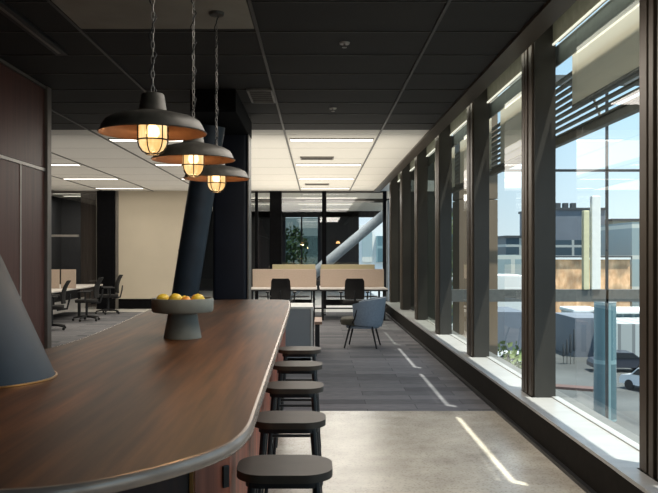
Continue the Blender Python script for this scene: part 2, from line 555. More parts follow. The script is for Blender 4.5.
C = 3.27          # ceiling height
YB = 21.67        # glazed partition at the back
XG = 2.10         # glass line of the window wall
P = 2.65          # window module

# ------------------------------------------------------------------ floor, ceilings, walls
st(MB().box(-8, 2.12, -4, 7.65, -0.25, 0.0).build('floor', M['concrete']))
st(MB().box(-8, 2.12, 7.65, 20.5, -0.25, 0.0).build('floor', M['carpet']))
st(MB().box(-8, 2.12, 20.5, 33, -0.25, 0.0).build('floor', M['pale_floor']))
st(MB().box(-8, 1.74, -4, 10.9, C, C + 0.05).build('ceiling', M['black_tile']))
st(MB().box(-8, 1.74, 10.9, YB + 0.06, C, C + 0.05).build('ceiling', M['white_tile']))
st(MB().box(-8, 2.2, -4, YB + 0.06, 3.75, 3.9).build('ceiling', M['black_tile']))
st(MB().box(-8, 3.7, YB + 0.06, 33, C, C + 0.3).build('ceiling', M['white_tile']))
st(MB().box(-8.2, -8, -4.2, 33, -0.25, 3.9).build('wall_left', M['dark_wall']))
st(MB().box(-8, 2.4, -4.2, -4, -0.25, 3.9).build('wall_rear', M['dark_wall']))

# ceiling grid
n_trim = 0
def trim(mb, m):
    global n_trim
    n_trim += 1
    o = mb.build('trim_%d' % n_trim, m)
    return st(o)
mb = MB()
for X in (-7.26, -5.90, -4.54, -3.18, -1.82, -0.46, 0.90):
    mb.box(X - 0.012, X + 0.012, -4, YB, C - 0.012, C)
trim(mb, M['tbar'])
mb = MB()
y = 5.34 - 0.718 * 12
while y < 10.8:
    mb.box(-8, 1.57, y - 0.006, y + 0.006, C - 0.006, C)
    y += 0.718
trim(mb, M['tbar'])
mb = MB()
y = 11.35
while y < YB:
    mb.box(-8, 1.57, y - 0.004, y + 0.004, C - 0.003, C)
    y += 1.436
trim(mb, M['tbar_pale'])
# bronze edge band of the blind recess
trim(MB().box(1.57, 1.74, -4, YB, C - 0.03, C + 0.02), M['mullion_front'])
trim(MB().box(1.70, 1.74, -4, YB, C + 0.02, 3.75), M['black_tile'])
# pale grey plaster panel between the grid bars
st(MB().box(-1.80, -0.48, 1.8, 5.95, C - 0.010, C).build('trim_20', M['plaster_panel']))

# black track set in ceiling
t = empty('ceiling_track', (-2.18, 0, C))
tag(t, 'black recessed linear track on the black ceiling above the left timber wall', 'light track')
MB().box(-0.05, 0.05, 0.5, 6.67, -0.03, 0, 0.004).build('housing', M['black_metal'], t)
MB().box(-0.012, 0.012, 0.55, 6.6, -0.034, -0.03).build('slot', M['steel_trim'], t)

def vent(x0, x1, y0, y1, label, m=M['vent'], n=5, cross=False):
    t = empty('ceiling_vent', ((x0 + x1) / 2, (y0 + y1) / 2, C))
    tag(t, label, 'vent')
    a, b = (x1 - x0) / 2, (y1 - y0) / 2
    f = MB()
    f.box(-a, a, -b, -b + .02, -.02, 0); f.box(-a, a, b - .02, b, -.02, 0)
    f.box(-a, -a + .02, -b, b, -.02, 0); f.box(a - .02, a, -b, b, -.02, 0)
    f.build('frame', m, t)
    MB().box(-a + .02, a - .02, -b + .02, b - .02, -.004, 0).build('backing', M['black_metal'], t)
    for k in range(n):
        yy = -b + .02 + (k + .5) * (2 * b - .04) / n
        MB().box(-a + .02, a - .02, yy - .008, yy + .008, -.016, -.006).build('slat', m, t)
    return t
vent(-0.74, -0.47, 8.15, 8.85, 'small slatted grey air vent in the black ceiling beside the navy column', n=6)
vent(-0.30, 0.30, 13.9, 14.25, 'slim linear air slot in the white ceiling between the first two light strips', M['steel_trim'], 2)
vent(-0.30, 0.30, 19.3, 19.6, 'slim linear air slot in the white ceiling nearest the glass partition', M['steel_trim'], 2)

def sprinkler(x, y, label):
    t = empty('sprinkler_head', (x, y, C))
    tag(t, label, 'sprinkler', None)
    MB().lathe([(0.0, 0), (0.045, 0), (0.04, -0.012), (0.0, -0.014)], 20).build('rose', M['chain'], t, True)
    MB().lathe([(0.008, -0.012), (0.008, -0.035), (0.02, -0.037), (0.02, -0.041), (0, -0.042)], 14).build('nozzle', M['chain'], t, True)
sprinkler(0.225, 6.38, 'small round sprinkler head in the black ceiling, nearer of the two')
sprinkler(0.19, 9.25, 'small round sprinkler head in the black ceiling, just before the white ceiling starts')

def strip(x, y, w, label, m=M['strip'], group='linear ceiling lights'):
    t = empty('ceiling_light', (x, y, C))
    tag(t, label, 'ceiling light', group)
    f = MB()
    f.box(-w / 2 - .01, w / 2 + .01, -.12, -.105, -.018, 0); f.box(-w / 2 - .01, w / 2 + .01, .105, .12, -.018, 0)
    f.box(-w / 2 - .01, -w / 2, -.12, .12, -.018, 0); f.box(w / 2, w / 2 + .01, -.12, .12, -.018, 0)
    f.build('frame', M['tbar_pale'], t)
    MB().box(-w / 2, w / 2, -.105, .105, -.014, -.002).build('diffuser', m, t)
rows = (11.8, 15.1, 18.0, 20.6)
order = ('first', 'second', 'third', 'fourth')
bays = ((0.22, 'on the window side'), (-2.50, 'behind the pendants'), (-5.22, 'over the left desk'))
for bx, bn in bays:
    for k, yy in enumerate(rows):
        strip(bx, yy, 1.24, 'linear light in white ceiling %s, %s from black ceiling' % (bn, order[k]))

# timber wall at left
wl = empty('timber_wall_cabinet', (-2.8, 0, 0))
tag(wl, 'tall wine-brown timber storage wall on the left reaching the black ceiling', 'storage wall')
MB().box(-0.7, -0.02, -2.0, 8.02, 0.0, C - 0.03).build('body', M['wine_wood'], wl)
ys = [-2.0, 0.4, 2.8, 5.1, 7.36, 8.02]
for a, b in zip(ys, ys[1:]):
    MB().box(-0.02, 0.0, a + .008, b - .008, 0.08, 2.385, 0.002).build('door', M['wine_wood'], wl)
MB().box(-0.02, 0.0, -2.0, 8.012, 2.425, C - .04, 0.002).build('upper_panel', M['wine_wood'], wl)
MB().box(-0.02, 0.006, -2.0, 8.02, 2.39, 2.42).build('rail', M['white_rail'], wl)
for yy in ys[1:-1]:
    MB().box(-0.02, 0.006, yy - .013, yy + .013, 0.08, 2.39).build('upright_rail', M['white_rail'], wl)
MB().box(-0.72, 0.03, 8.02, 8.14, 0, C - 0.005, 0.004).build('end_trim', M['steel_trim'], wl)
MB().box(-0.02, 0.014, -2.0, 8.02, C - 0.03, C - 0.005).build('top_trim', M['steel_trim'], wl)

# ------------------------------------------------------------------ window wall
HZ = 3.38
def dbl(y):
    return y
y0s = [6.88 + P * k for k in range(-4, 6)]
for k, y0 in enumerate(y0s):
    n = k + 1
    wn = st(empty('window_%d' % n, (XG, y0, 0)))
    th = 0.40
    L = P - th
    b = MB()
    b.box(-0.18, 0.005, 0, th, 0.0, 3.75)
    st(b.build('mullion', M['mullion'], wn))
    b = MB()
    b.box(-0.20, -0.18, 0.03, 0.13, 0.28, 3.6, .003); b.box(-0.205, -0.18, 0.17, 0.23, 0.28, 3.6, .003); b.box(-0.20, -0.18, 0.27, 0.37, 0.28, 3.6, .003)
    st(b.build('blind_channel', M['mullion_front'], wn))
    # head panel, rail, sill and pane to the near side of this mullion
    st(MB().box(-0.02, 0.04, -L, 0, HZ + .03, 3.75).build('head_panel', M['head'], wn))
    st(MB().box(-0.026, -0.010, -L, 0, HZ, HZ + .014).build('head_rail', M['head_line_glow'], wn))  # thin emissive bar drawing the bright line under the head panel
    st(MB().box(-0.03, 0.03, -L, 0, 0.25, 0.285).build('bottom_rail', M['sill'], wn))
    st(MB().box(0.04, 0.055, -L, th, 3.22, 3.40).build('fascia_plate', M['fascia'], wn))
    g = bmesh.new()
    vs = [g.verts.new(v) for v in ((0, -L, .285), (0, 0, .285), (0, 0, HZ), (0, -L, HZ))]
    g.faces.new(vs)
    me = bpy.data.meshes.new('pane'); g.to_mesh(me); g.free()
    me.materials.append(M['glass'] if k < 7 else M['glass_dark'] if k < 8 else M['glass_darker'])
    po = bpy.data.objects.new('pane', me); col.objects.link(po); po.parent = wn
    st(po)
    s = MB(); s.box(-0.325, 0.0, -L, 0, 0.25, 0.275, .003); s.box(-0.325, -0.206, 0, th, 0.25, 0.275)
    st(s.build('sill', M['sill'], wn))
st(MB().box(1.775, 2.12, -4, YB, 0.0, 0.25).build('baseboard_right', M['plinth']))
st(MB().box(1.740, 1.775, -4, YB, 0.0, 0.03).build('trim_30', M['black_metal']))
st(MB().box(2.14, 2.30, -4, YB, -0.6, 0.24).build('wall_right', M['ext_steel']))

# ------------------------------------------------------------------ back partition
def pane_obj(name, x0, x1, y, z0, z1, m, parent):
    g = bmesh.new()
    vs = [g.verts.new(v) for v in ((x0, y, z0), (x1, y, z0), (x1, y, z1), (x0, y, z1))]
    g.faces.new(vs)
    me = bpy.data.meshes.new(name); g.to_mesh(me); g.free()
    me.materials.append(m)
    o = bpy.data.objects.new(name, me); col.objects.link(o); o.parent = parent
    return st(o)
wb = st(empty('window_20', (0, YB, 0)))
for x0, x1 in ((-1.72, -1.64), (-1.31, -0.98), (0.14, 0.26), (1.83, 1.93)):
    st(MB().box(x0, x1, -.06, .06, 0, C).build('mullion', M['black_wall'], wb))
st(MB().box(-3.45, 1.93, -.05, .05, 0, .03).build('bottom_rail', M['black_wall'], wb))
st(MB().box(-3.45, 1.93, -.04, .04, C - .05, C).build('head_rail', M['tbar'], wb))
for a, b in ((-3.45, -1.72), (-1.64, -1.31), (-0.98, 0.14), (0.26, 1.83)):
    pane_obj('pane', a, b, 0, .1, C - .05, M['glass_in'], wb)
wb2 = st(empty('window_21', (0, YB, 0)))
st(MB().box(-6.12, -6.06, -.06, .06, 0, C).build('mullion', M['steel_trim'], wb2))
st(MB().box(-8, -6.12, -.04, .04, C - .07, C).build('head_rail', M['steel_trim'], wb2))
st(MB().box(-8, -6.62, -.04, .04, 2.0, 2.06).build('transom', M['white_rail'], wb2))
pane_obj('pane', -8, -6.12, 0, 0, C - .07, M['glass_in'], wb2)
# cream movable wall, black jamb and skirting
st(MB().box(-5.50, -3.45, YB - .05, YB + .05, 0.28, C).build('wall_back', M['cream_wall']))
st(MB().box(-5.50, -3.45, YB - .06, YB + .05, 0.0, 0.28).build('baseboard_back', M['black_wall']))
st(MB().box(-6.06, -5.58, YB - .20, YB + .05, 0, C).build('wall_back_jamb', M['black_wall']))
st(MB().box(-5.58, -5.50, YB - .08, YB + .05, 0, C).build('trim_31', M['steel_trim']))
t = MB().box(-3.85, -3.80, YB - .062, YB - .05, 1.60, 1.65, .004).build('wall_switch', M['socket'])
tag(t, 'small dark square switch on the cream wall', 'switch')
# curtain behind left glass
mb = MB()
pts = []
N = 48
front = [(-6.64 + 0.5 * k / N, YB + .25 + .03 * math.sin(k * 1.6)) for k in range(N + 1)]
lo = mb.ring([(p[0], p[1], 0.02) for p in front]); hi = mb.ring([(p[0], p[1], C - .03) for p in front])
lo2 = mb.ring([(p[0], p[1] + .012, 0.02) for p in front]); hi2 = mb.ring([(p[0], p[1] + .012, C - .03) for p in front])
mb.bridge(lo, hi, False); mb.bridge(lo2, hi2, False); mb.bridge(lo, lo2, False); mb.bridge(hi, hi2, False)
tag(mb.build('curtain', M['curtain'], smooth=True), 'pale mauve-brown pleated curtain behind the glass beside the black jamb', 'curtain')
# left glazed room: dark end wall
st(MB().box(-8, -5.4, 24.4, 24.5, 0, C).build('wall_meeting_room', M['dark_wall']))
st(MB().box(-5.50, -5.42, YB + .06, 24.4, 0, C).build('wall_meeting_side', M['dark_wall']))
# ---- room behind the partition
st(MB().box(-8, -1.40, 32.0, 32.2, 0, C).build('wall_far', M['dark_wall']))
st(MB().box(0.14, 1.72, 32.0, 32.2, 0, C).build('wall_far', M['dark_wall']))
st(MB().box(-1.40, 0.14, 32.0, 32.2, 0, 1.0).build('wall_far', M['dark_wall']))
st(MB().box(-8, 3.9, 32.0, 32.2, 3.02, C).build('wall_far', M['dark_wall']))
st(MB().box(-8, 3.6, 24.7, 24.8, C - .12, C).build('trim_32', M['tbar']))
wf = st(empty('window_22', (-0.63, 32.0, 0)))
for x0, x1 in ((-.77, -.66), (.66, .77), (-.03, .03)):
    st(MB().box(x0, x1, -.06, .06, 1.0, 3.02).build('frame', M['navy'], wf))
pane_obj('pane', -.66, .66, 0, 1.0, 3.0, M['glass_tint'], wf)
for xx, zz, ww in ((-.25, 2.86, 0),):
    pass
t = empty('wall_lamp', (0.86, 31.9, 1.98)); tag(t, 'small warm glowing lamp on the dark wall beyond the glass partition', 'lamp')
MB().lathe([(0, .05), (.05, .05), (.09, -.03), (.08, -.04), (0, -.02)], 18).build('lamp_shade', M['amber'], t, True)
MB().box(-.02, .02, 0, .1, 0, .16).build('bracket', M['black_metal'], t)
for yy, lx in ((24.2, 'nearest beyond the glass partition'), (27.2, 'midway through the room beyond the glass'), (30.4, 'farthest beyond the glass partition')):
    strip(0.3, yy, 1.9, 'warm linear light %s' % lx, M['strip_far'], 'ceiling lights beyond the partition')
for yy, lx in ((24.2, 'beyond the partition, nearer one beside the navy column'), (27.2, 'beyond the partition, farther one beside the navy column')):
    strip(-2.2, yy, 1.6, 'warm linear light %s' % lx, M['strip_far'], 'ceiling lights beyond the partition')
# lit strips in left meeting room
for yy, lx in ((22.4, 'nearer'), (23.4, 'farther')):
    strip(-7.0, yy, 1.2, 'linear ceiling light inside the left glazed room, %s of two' % lx, M['strip_far'], 'meeting room lights')
# brace beam beyond the partition
b = MB().tube([(-1.20, 22.25, 0.03), (2.50, 25.43, 3.06)], 0.155, 20).build('steel_brace', M['brace'], smooth=True)
tag(b, 'blue-grey raking steel brace rising to the right beyond the glass partition', 'steel brace')
b = MB().box(1.90, 2.08, YB - .62, YB - .25, 0, 2.98, .02).build('roller_screen_post', M['brace'])
tag(b, 'narrow blue-grey upright panel in the far right corner of the office', 'panel')

# ------------------------------------------------------------------ columns
def lean(name, p0, p1, r, label, n=24, ring=None):
    t = empty(name, p0)
    tag(t, label, 'column')
    d = Vector(p1) - Vector(p0)
    MB().tube([(0, 0, 0), d * .5, d], r, 36).build('shaft', M['steel_blue'], t, True)
    return t, d
t, d = lean('raking_column', (-1.06, 3.42, 0), (-2.59, 3.42, 3.3), 0.33, 'thick blue-grey raking steel column passing up through the timber counter at left')
# thin metal ring where the column meets the counter
k0 = 1.0 / 3.3
cx = -1.53 * k0
R = MB()
pts = [(cx + 0.365 * 1.0 * math.cos(a), 0.335 * math.sin(a), 1.003 - 0.0) for a in [i * 2 * PI / 48 for i in range(48)]]
R.tube(pts, 0.006, 6, closed=True)
R.build('collar', M['brass'], t, True)
t, d = lean('raking_column', (-1.75, 9.35, 0), (-1.21, 8.985, 3.02), 0.155, 'slimmer dark blue raking steel column behind the fruit bowl and pendants')
t = empty('square_column', (-1.09, 9.95, 0))
tag(t, 'navy black square column standing behind the far end of the counter', 'column')
MB().prism(rrect(.44, .40, .05), 0, C).build('shaft', M['navy'], t, True)
MB().box(.222, .236, -.20, .20, 0, C).build('corner_trim', M['steel_trim'], t)
MB().box(-.24, .24, -1.78, .22, C - .24, C - .005, .01).build('head_box', M['black_wall'], t)

# ------------------------------------------------------------------ counter
def smooth_poly(pts, it=3):
    for _ in range(it):
        q = []
        for i in range(len(pts)):
            a = pts[i]; b = pts[(i + 1) % len(pts)]
            q.append((a[0] * .75 + b[0] * .25, a[1] * .75 + b[1] * .25))
            q.append((a[0] * .25 + b[0] * .75, a[1] * .25 + b[1] * .75))
        pts = q
    return pts
ct = empty('bar_counter', (0, 0, 0))
tag(ct, 'long walnut-topped bar counter with rounded edge and reddish timber base', 'counter')
outline = [(-0.29, 9.0), (-0.236, 4.1), (-0.222, 2.75), (-0.218, 2.42), (-0.27, 2.20), (-0.42, 1.99), (-0.60, 1.835), (-0.9, 1.79), (-1.5, 1.79), (-1.95, 2.1), (-1.97, 3.6), (-1.52, 4.3), (-1.50, 5.6), (-1.66, 7.9), (-1.55, 8.95), (-1.1, 9.25), (-0.40, 9.25)]
top = smooth_poly(outline, 3)
MB().prism(top, 0.965, 1.0).build('countertop', M['counter_wood'], ct, True)
def offset(poly, dd):
    out = []
    n = len(poly)
    for i in range(n):
        a = Vector(poly[i - 1]); b = Vector(poly[(i + 1) % n])
        t_ = (b - a).normalized()
        nrm = Vector((t_.y, -t_.x))
        out.append((poly[i][0] + nrm.x * dd, poly[i][1] + nrm.y * dd))
    return out
ar = sum(top[i][0] * top[(i + 1) % len(top)][1] - top[(i + 1) % len(top)][0] * top[i][1] for i in range(len(top)))
sgn = 1 if ar > 0 else -1
e = MB()
prof = [(-.004, 1.0005), (.006, .9995), (.012, .992), (.0145, .978), (.012, .968), (.006, .961), (-.004, .959), (-.03, .959)]
rings = []
for dd, z in prof:
    rings.append(e.ring([(p[0], p[1], z) for p in offset(top, sgn * dd)]))
for a, b in zip(rings, rings[1:]):
    e.bridge(a, b)
e.build('edge_band', M['edge'], ct, True)
base = [(-0.34, 8.9), (-0.285, 4.1), (-0.275, 2.53), (-0.40, 2.42), (-1.6, 2.30), (-1.6, 9.0), (-0.7, 9.05)]
MB().prism([(-0.36, 8.9), (-0.348, 4.1), (-0.34, 3.04), (-0.456, 2.92), (-0.52, 2.94), (-0.52, 8.9)], 0.06, 0.965).build('side_boards', M['red_wood'], ct)
MB().prism([(-0.472, 2.900), (-1.75, 2.45), (-1.75, 3.2), (-1.45, 4.4), (-1.45, 5.6), (-1.55, 8.7), (-0.52, 8.95), (-0.52, 2.94)], 0.06, 0.965).build('front_panel', M['wine_base'], ct)
MB().box(-0.472, -0.458, 2.885, 2.935, 0.06, 0.96).build('strip', M['brass'], ct)
MB().prism([(-0.40, 8.85), (-0.39, 3.08), (-0.5, 3.0), (-1.7, 2.6), (-1.7, 3.2), (-1.42, 4.4), (-1.42, 8.7)], 0.0, 0.06).build('kickboard', M['black_metal'], ct)
s = MB().obox((-0.353, 3.018, 0.685), (0.028, 0.012, 0.085), Matrix.Rotation(math.atan2(.12, .116), 3, 'Z'), .003).build('power_socket', M['socket'], ct)
s['label'] = 'black power socket'

# ------------------------------------------------------------------ bar stools
def make_stool():
    root = empty('bar_stool')
    MB().prism(rrect(.385, .315, .12, 10), -.032, .0, .011, 3).build('seat', M['stool_seat'], root, True, (0, 0, .69))
    MB().prism(rrect(.31, .24, .06, 6), .628, .658).build('seat_frame', M['stool_leg'], root, True)
    for sx in (-1, 1):
        for sy in (-1, 1):
            MB().tube([(sx * .125, sy * .095, .655), (sx * .175, sy * .145, 0.0)], [.0165, .012], 14).build('leg', M['stool_leg'], root, True)
    def at(z):
        k = (.655 - z) / .655
        return .125 + .05 * k, .095 + .05 * k
    for (sx, z) in ((-1, .30), (1, .30)):
        a, b = at(z)
        MB().tube([(sx * a, -b, z), (sx * a, b, z)], .009, 10).build('footrest', M['stool_leg'], root, True)
    for (sy, z) in ((-1, .385), (1, .385)):
        a, b = at(z)
        MB().tube([(-a, sy * b, z), (a, sy * b, z)], .010, 10).build('footrest', M['stool_leg'], root, True)
    return root
stool_pos = [(-.130, 3.17), (-.147, 4.10), (-.150, 5.09), (-.152, 6.07), (-.155, 7.04)]
nm = ['cut by the bottom edge', 'second from the camera', 'middle of the row', 'fourth from the camera', 'farthest of the row']
proto = make_stool()
for i, (x, y) in enumerate(stool_pos):
    o = proto if i == 0 else copy_tree(proto)
    o.location = (x, y, 0)
    o['label'] = 'backless bar stool with brown padded seat, ' + nm[i]
    o['category'] = 'bar stool'
    o['group'] = 'bar stools along the counter'

# ------------------------------------------------------------------ fruit bowl and fruit
BX, BY = -0.872, 5.06
t = empty('pedestal_bowl', (BX, BY, 1.0))
tag(t, 'grey-green stoneware pedestal bowl holding lemons on the counter', 'bowl')
MB().lathe([(0.0, 0.0), (.121, 0.0), (.122, .006), (.094, .155), (.090, .166)], 48).build('pedestal', M['bowl'], t, True)
MB().lathe([(0.0, .164), (.150, .164), (.192, .170), (.198, .180), (.200, .250), (.196, .258), (.186, .258), (.182, .250), (.180, .195), (.16, .186), (0, .184)], 56).build('dish', M['bowl'], t, True)
def fruit(dx, dy, dz, m, lab, cat, nm_, lem=True, rz=0, r=.036):
    t = empty(nm_, (BX + dx, BY + dy, 1.184 + dz))
    t.rotation_euler = (0, 0, rz)
    tag(t, lab, cat, 'fruit in the pedestal bowl')
    b = MB()
    pr = []
    for k in range(13):
        a = PI * k / 12
        z = -math.cos(a) * r
        rr = math.sin(a) * r * (0.96 if lem else 1)
        if lem:
            z *= 1.12
            if k in (0, 12): z *= 1.16
        pr.append((max(rr, 0), z))
    b.lathe(pr, 22)
    o = b.build('peel', m, t, True, (0, 0, r))
    if lem: o.rotation_euler = (0, PI / 2, 0)
    p2 = (r * 1.3, 0, r) if lem else (0, 0, 2 * r)
    MB().lathe([(0, -.002), (.004, 0), (.003, .004), (0, .005)], 8).build('stem', M['stem'], t, True, p2)
fruit(-.118, -.045, .030, M['lemon'], 'yellow lemon at the left rim of the pedestal bowl', 'lemon', 'lemon', True, .3, .038)
fruit(-.030, -.085, .030, M['lemon'], 'yellow lemon just right of the leftmost lemon in the bowl', 'lemon', 'lemon', True, -.2, .040)
fruit(.040, -.105, .018, M['orange'], 'orange lying low in the middle front of the bowl', 'orange', 'orange', False, 0, .036)
fruit(.110, -.062, .030, M['lemon'], 'yellow lemon at the right side of the pedestal bowl', 'lemon', 'lemon', True, .5, .038)
fruit(.085, .045, .020, M['orange'], 'orange beside the rightmost lemon, deeper in the bowl', 'orange', 'orange', False, 0, .039)
fruit(-.07, .05, .012, M['orange'], 'orange at the back left of the bowl', 'orange', 'orange', False, 0, .038)
fruit(.0, .10, .010, M['lemon'], 'yellow lemon at the far back of the bowl', 'lemon', 'lemon', True, 1.2, .038)

# ------------------------------------------------------------------ pendants
def make_pendant():
    root = empty('pendant_lamp')
    outer = [(.028, .172), (.045, .170), (.050, .164), (.060, .098), (.070, .088), (.12, .080), (.175, .066), (.205, .050), (.218, .030), (.228, .006), (.237, .0), (.234, -.004)]
    inner = [(.234, -.004), (.223, .004), (.212, .028), (.200, .044), (.172, .058), (.118, .071), (.07, .079), (.05, .083)]
    b = MB().lathe(outer, 64)
    b.build('shade', M['shade_out'], root, True)
    i = MB().lathe(inner, 64).build('inner_reflector', M['shade_in'], root, True)
    i['label'] = 'copper coloured inside of the shade'
    MB().lathe([(.0, .080), (.062, .080), (.064, .07), (.064, .050), (.060, .044), (.0, .044)], 36).build('lamp_holder', M['shade_in'], root, True)
    prof = [(.058, .044), (.061, .03), (.061, -.038), (.056, -.060), (.044, -.078), (.025, -.089), (0, -.092)]
    j = MB().lathe(prof, 32).build('glass_jar', M['jar'], root, True)
    j['label'] = 'glowing ribbed glass'
    MB().lathe([(0, -.028), (.02, -.022), (.031, -.004), (.028, .018), (.015, .034), (.0, .04)], 16).build('bulb', M['filament'], j, True)
    c = MB()
    R2 = .066
    for k in range(6):
        a = k * PI / 3 + .35
        pts = [(R2, .044), (R2, -.040), (.060, -.064), (.046, -.084), (.026, -.095), (.004, -.098)]
        c.tube([(r * math.cos(a), r * math.sin(a), z) for r, z in pts], .0030, 6)
    for rr, z in ((R2, .030), (R2, -.034), (.028, -.095)):
        c.tube([(rr * math.cos(q * PI / 16), rr * math.sin(q * PI / 16), z) for q in range(32)], .0036, 6, closed=True)
    c.build('cage', M['cage'], root, True)
    ln = C - 2.08
    ch = MB()
    z = .172
    k = 0
    while z < ln - .01:
        rot = Matrix.Rotation(PI / 2 * (k % 2) + .4, 3, 'Z')
        pts = []
        for q in range(10):
            a = q * 2 * PI / 10
            pts.append(rot @ Vector((  .0070 * math.cos(a), 0, .021 * math.sin(a))) + Vector((0, 0, z + .018)))
        ch.tube(pts, .0020, 5, closed=True)
        z += .0325
        k += 1
    ch.build('chain', M['chain'], root, True)
    pts = []
    nn = 70
    for k in range(nn + 1):
        z = .17 + (ln - .17) * k / nn
        a = k * .55
        pts.append((.012 * math.cos(a) + .004 * math.sin(k * 1.7), .012 * math.sin(a), z))
    MB().tube(pts, .0035, 6).build('cable', M['cable'], root, True)
    MB().lathe([(0, ln - .03), (.05, ln - .03), (.055, ln - .02), (.055, ln), (0, ln)], 24).build('ceiling_rose', M['shade_out'], root, True)
    return root
pend = make_pendant()
for i, (x, y, lab) in enumerate([(-.722, 3.43, 'nearest of three'), (-.70, 4.42, 'middle one of three'), (-.715, 5.55, 'farthest of three')]):
    o = pend if i == 0 else copy_tree(pend)
    o.location = (x, y, 2.08)
    o.rotation_euler = (0, 0, i * .35)
    tag(o, 'grey dish pendant with lit caged glass on a chain, ' + lab, 'pendant lamp', 'pendants over the bar counter')
    d = bpy.data.lights.new('pendant_glow', 'POINT')
    d.energy = 2.4
    d.color = (1.0, .60, .28)
    d.shadow_soft_size = .03
    l = bpy.data.objects.new('pendant_glow', d)
    col.objects.link(l)
    l.location = (x, y, 2.08 - .140)

# ------------------------------------------------------------------ office furniture
def make_bench_desk(rear_tall=False):
    """width 1.56 along x, front edge y=0, divider at y=.8"""
    root = empty('bench_desk')
    W = 1.56
    MB().box(0, W, 0, .80, .705, .735, .004).build('desktop', M['desk_white'], root)
    MB().box(0, W, .84, 1.64, .705, .735, .004).build('desktop', M['desk_white'], root)
    MB().box(0, W, .0, .03, .675, .705).build('edge_rail', M['black_metal'], root)
    MB().box(.02, W - .02, .80, .84, .72, 1.165, .008).build('divider_screen', M['screen'], root)
    for lx in (.05, W - .10):
        for ly in (.05, 1.54):
            MB().box(lx, lx + .05, ly, ly + .05, 0, .705).build('leg', M['black_metal'], root)
        MB().box(lx, lx + .05, .1, 1.54, .655, .70).build('cross_rail', M['black_metal'], root)
    MB().box(.18, W - .18, .66, .80, .50, .53, .004).build('cable_tray', M['desk_white'], root)
    MB().box(.12, W - .12, .76, .79, .30, .44).build('modesty_bar', M['black_metal'], root)
    return root
dk = make_bench_desk()
for i, (x, lab) in enumerate([(-1.56, 'left one, nearer the navy column'), (0.06, 'right one, nearer the window wall')]):
    o = dk if i == 0 else copy_tree(dk)
    o.location = (x, 17.85, 0)
    tag(o, 'double bench desk with pinkish felt divider, ' + lab, 'desk', 'bench desks by the partition')
# rear sand screens standing on the rear desks
for i, (x0, x1, lab) in enumerate([(-1.12, -.04, 'left'), (.10, 1.45, 'right')]):
    s = empty('desk_screen', ((x0 + x1) / 2, 19.60, 0))
    tag(s, 'sand coloured free-standing screen behind the %s bench desk divider' % lab, 'screen', 'free-standing screens behind the desks')
    a = (x1 - x0) / 2
    MB().box(-a, a, -.02, .02, .70, 1.262, .008).build('panel', M['screen_y'], s)
    for q in (-a + .1, a - .1):
        MB().box(q - .02, q + .02, -.2, .2, 0, .03).build('foot', M['black_metal'], s)
        MB().box(q - .012, q + .012, -.03, -.02, .03, .8).build('post', M['black_metal'], s)

def make_task_chair():
    """faces +y, back towards -y"""
    root = empty('task_chair')
    b = MB()
    for k in range(5):
        a = k * 2 * PI / 5 + PI / 2
        b.tube([(0, 0, .10), (.15 * math.cos(a), .15 * math.sin(a), .095), (.30 * math.cos(a), .30 * math.sin(a), .07)], [.03, .022, .015], 8)
    b.build('star_base', M['black_metal'], root, True)
    for k in range(5):
        a = k * 2 * PI / 5 + PI / 2
        cx, cy = .30 * math.cos(a), .30 * math.sin(a)
        MB().tube([(cx - .022, cy, .028), (cx + .022, cy, .028)], .028, 14).build('caster', M['black_metal'], root, True)
    MB().tube([(0, 0, .09), (0, 0, .42)], .028, 16).build('gas_lift', M['chair_grey'], root, True)
    MB().prism(rrect(.50, .47, .11, 6), .42, .49, .02, 3).build('seat', M['mesh_black'], root, True)
    s = MB()
    rows_ = []
    for j in range(9):
        v = j / 8
        z = .53 + .46 * v
        yb = -.25 - .10 * v + .05 * math.sin(PI * v)
        half = .225 - .03 * abs(v - .35) - (.03 if j == 8 else 0)
        row = []
        for i in range(9):
            u = -1 + 2 * i / 8
            row.append((u * half, yb + .05 * u * u, z))
        rows_.append(row)
    fr = [s.ring(r) for r in rows_]
    bk = [s.ring([(p[0], p[1] - .028, p[2]) for p in r]) for r in rows_]
    for g_ in (fr, bk):
        for a, b2 in zip(g_, g_[1:]):
            s.bridge(a, b2, False)
    s.bridge(fr[0], bk[0], False); s.bridge(fr[-1], bk[-1], False)
    s.bridge([r[0] for r in fr], [r[0] for r in bk], False); s.bridge([r[-1] for r in fr], [r[-1] for r in bk], False)
    s.build('backrest', M['mesh_black'], root, True)
    MB().tube([(0, -.10, .40), (0, -.30, .42), (0, -.345, .60), (0, -.36, .72)], [.025, .022, .02, .016], 10).build('back_spine', M['chair_grey'], root, True)
    for sx in (-1, 1):
        a = MB().tube([(sx * .20, -.02, .43), (sx * .29, -.02, .45), (sx * .30, -.02, .66)], .016, 10)
        a.box(sx * .30 - .04, sx * .30 + .04, -.14, .14, .66, .69, .01)
        a.build('armrest', M['chair_grey'], root, True)
    return root
tc_ = make_task_chair()
spots = [(-.80, 17.45, 0.0, 'seen from behind at the left bench desk'),
         (.83, 17.45, 0.0, 'seen from behind at the right bench desk, above the blue armchair'),
         (-5.36, 15.75, PI / 2 + .25, 'nearest of the three at the left-hand desk, beside the timber wall'),
         (-5.27, 17.85, PI / 2 + .1, 'middle of the three at the left-hand desk'),
         (-5.33, 19.9, PI / 2 + .35, 'farthest of the three at the left-hand desk, beside the cream wall')]
for i, (x, y, rz, lab) in enumerate(spots):
    o = tc_ if i == 0 else copy_tree(tc_)
    o.location = (x, y, 0)
    o.rotation_euler = (0, 0, rz)
    tag(o, 'black mesh-backed task chair, ' + lab, 'office chair', 'task chairs')

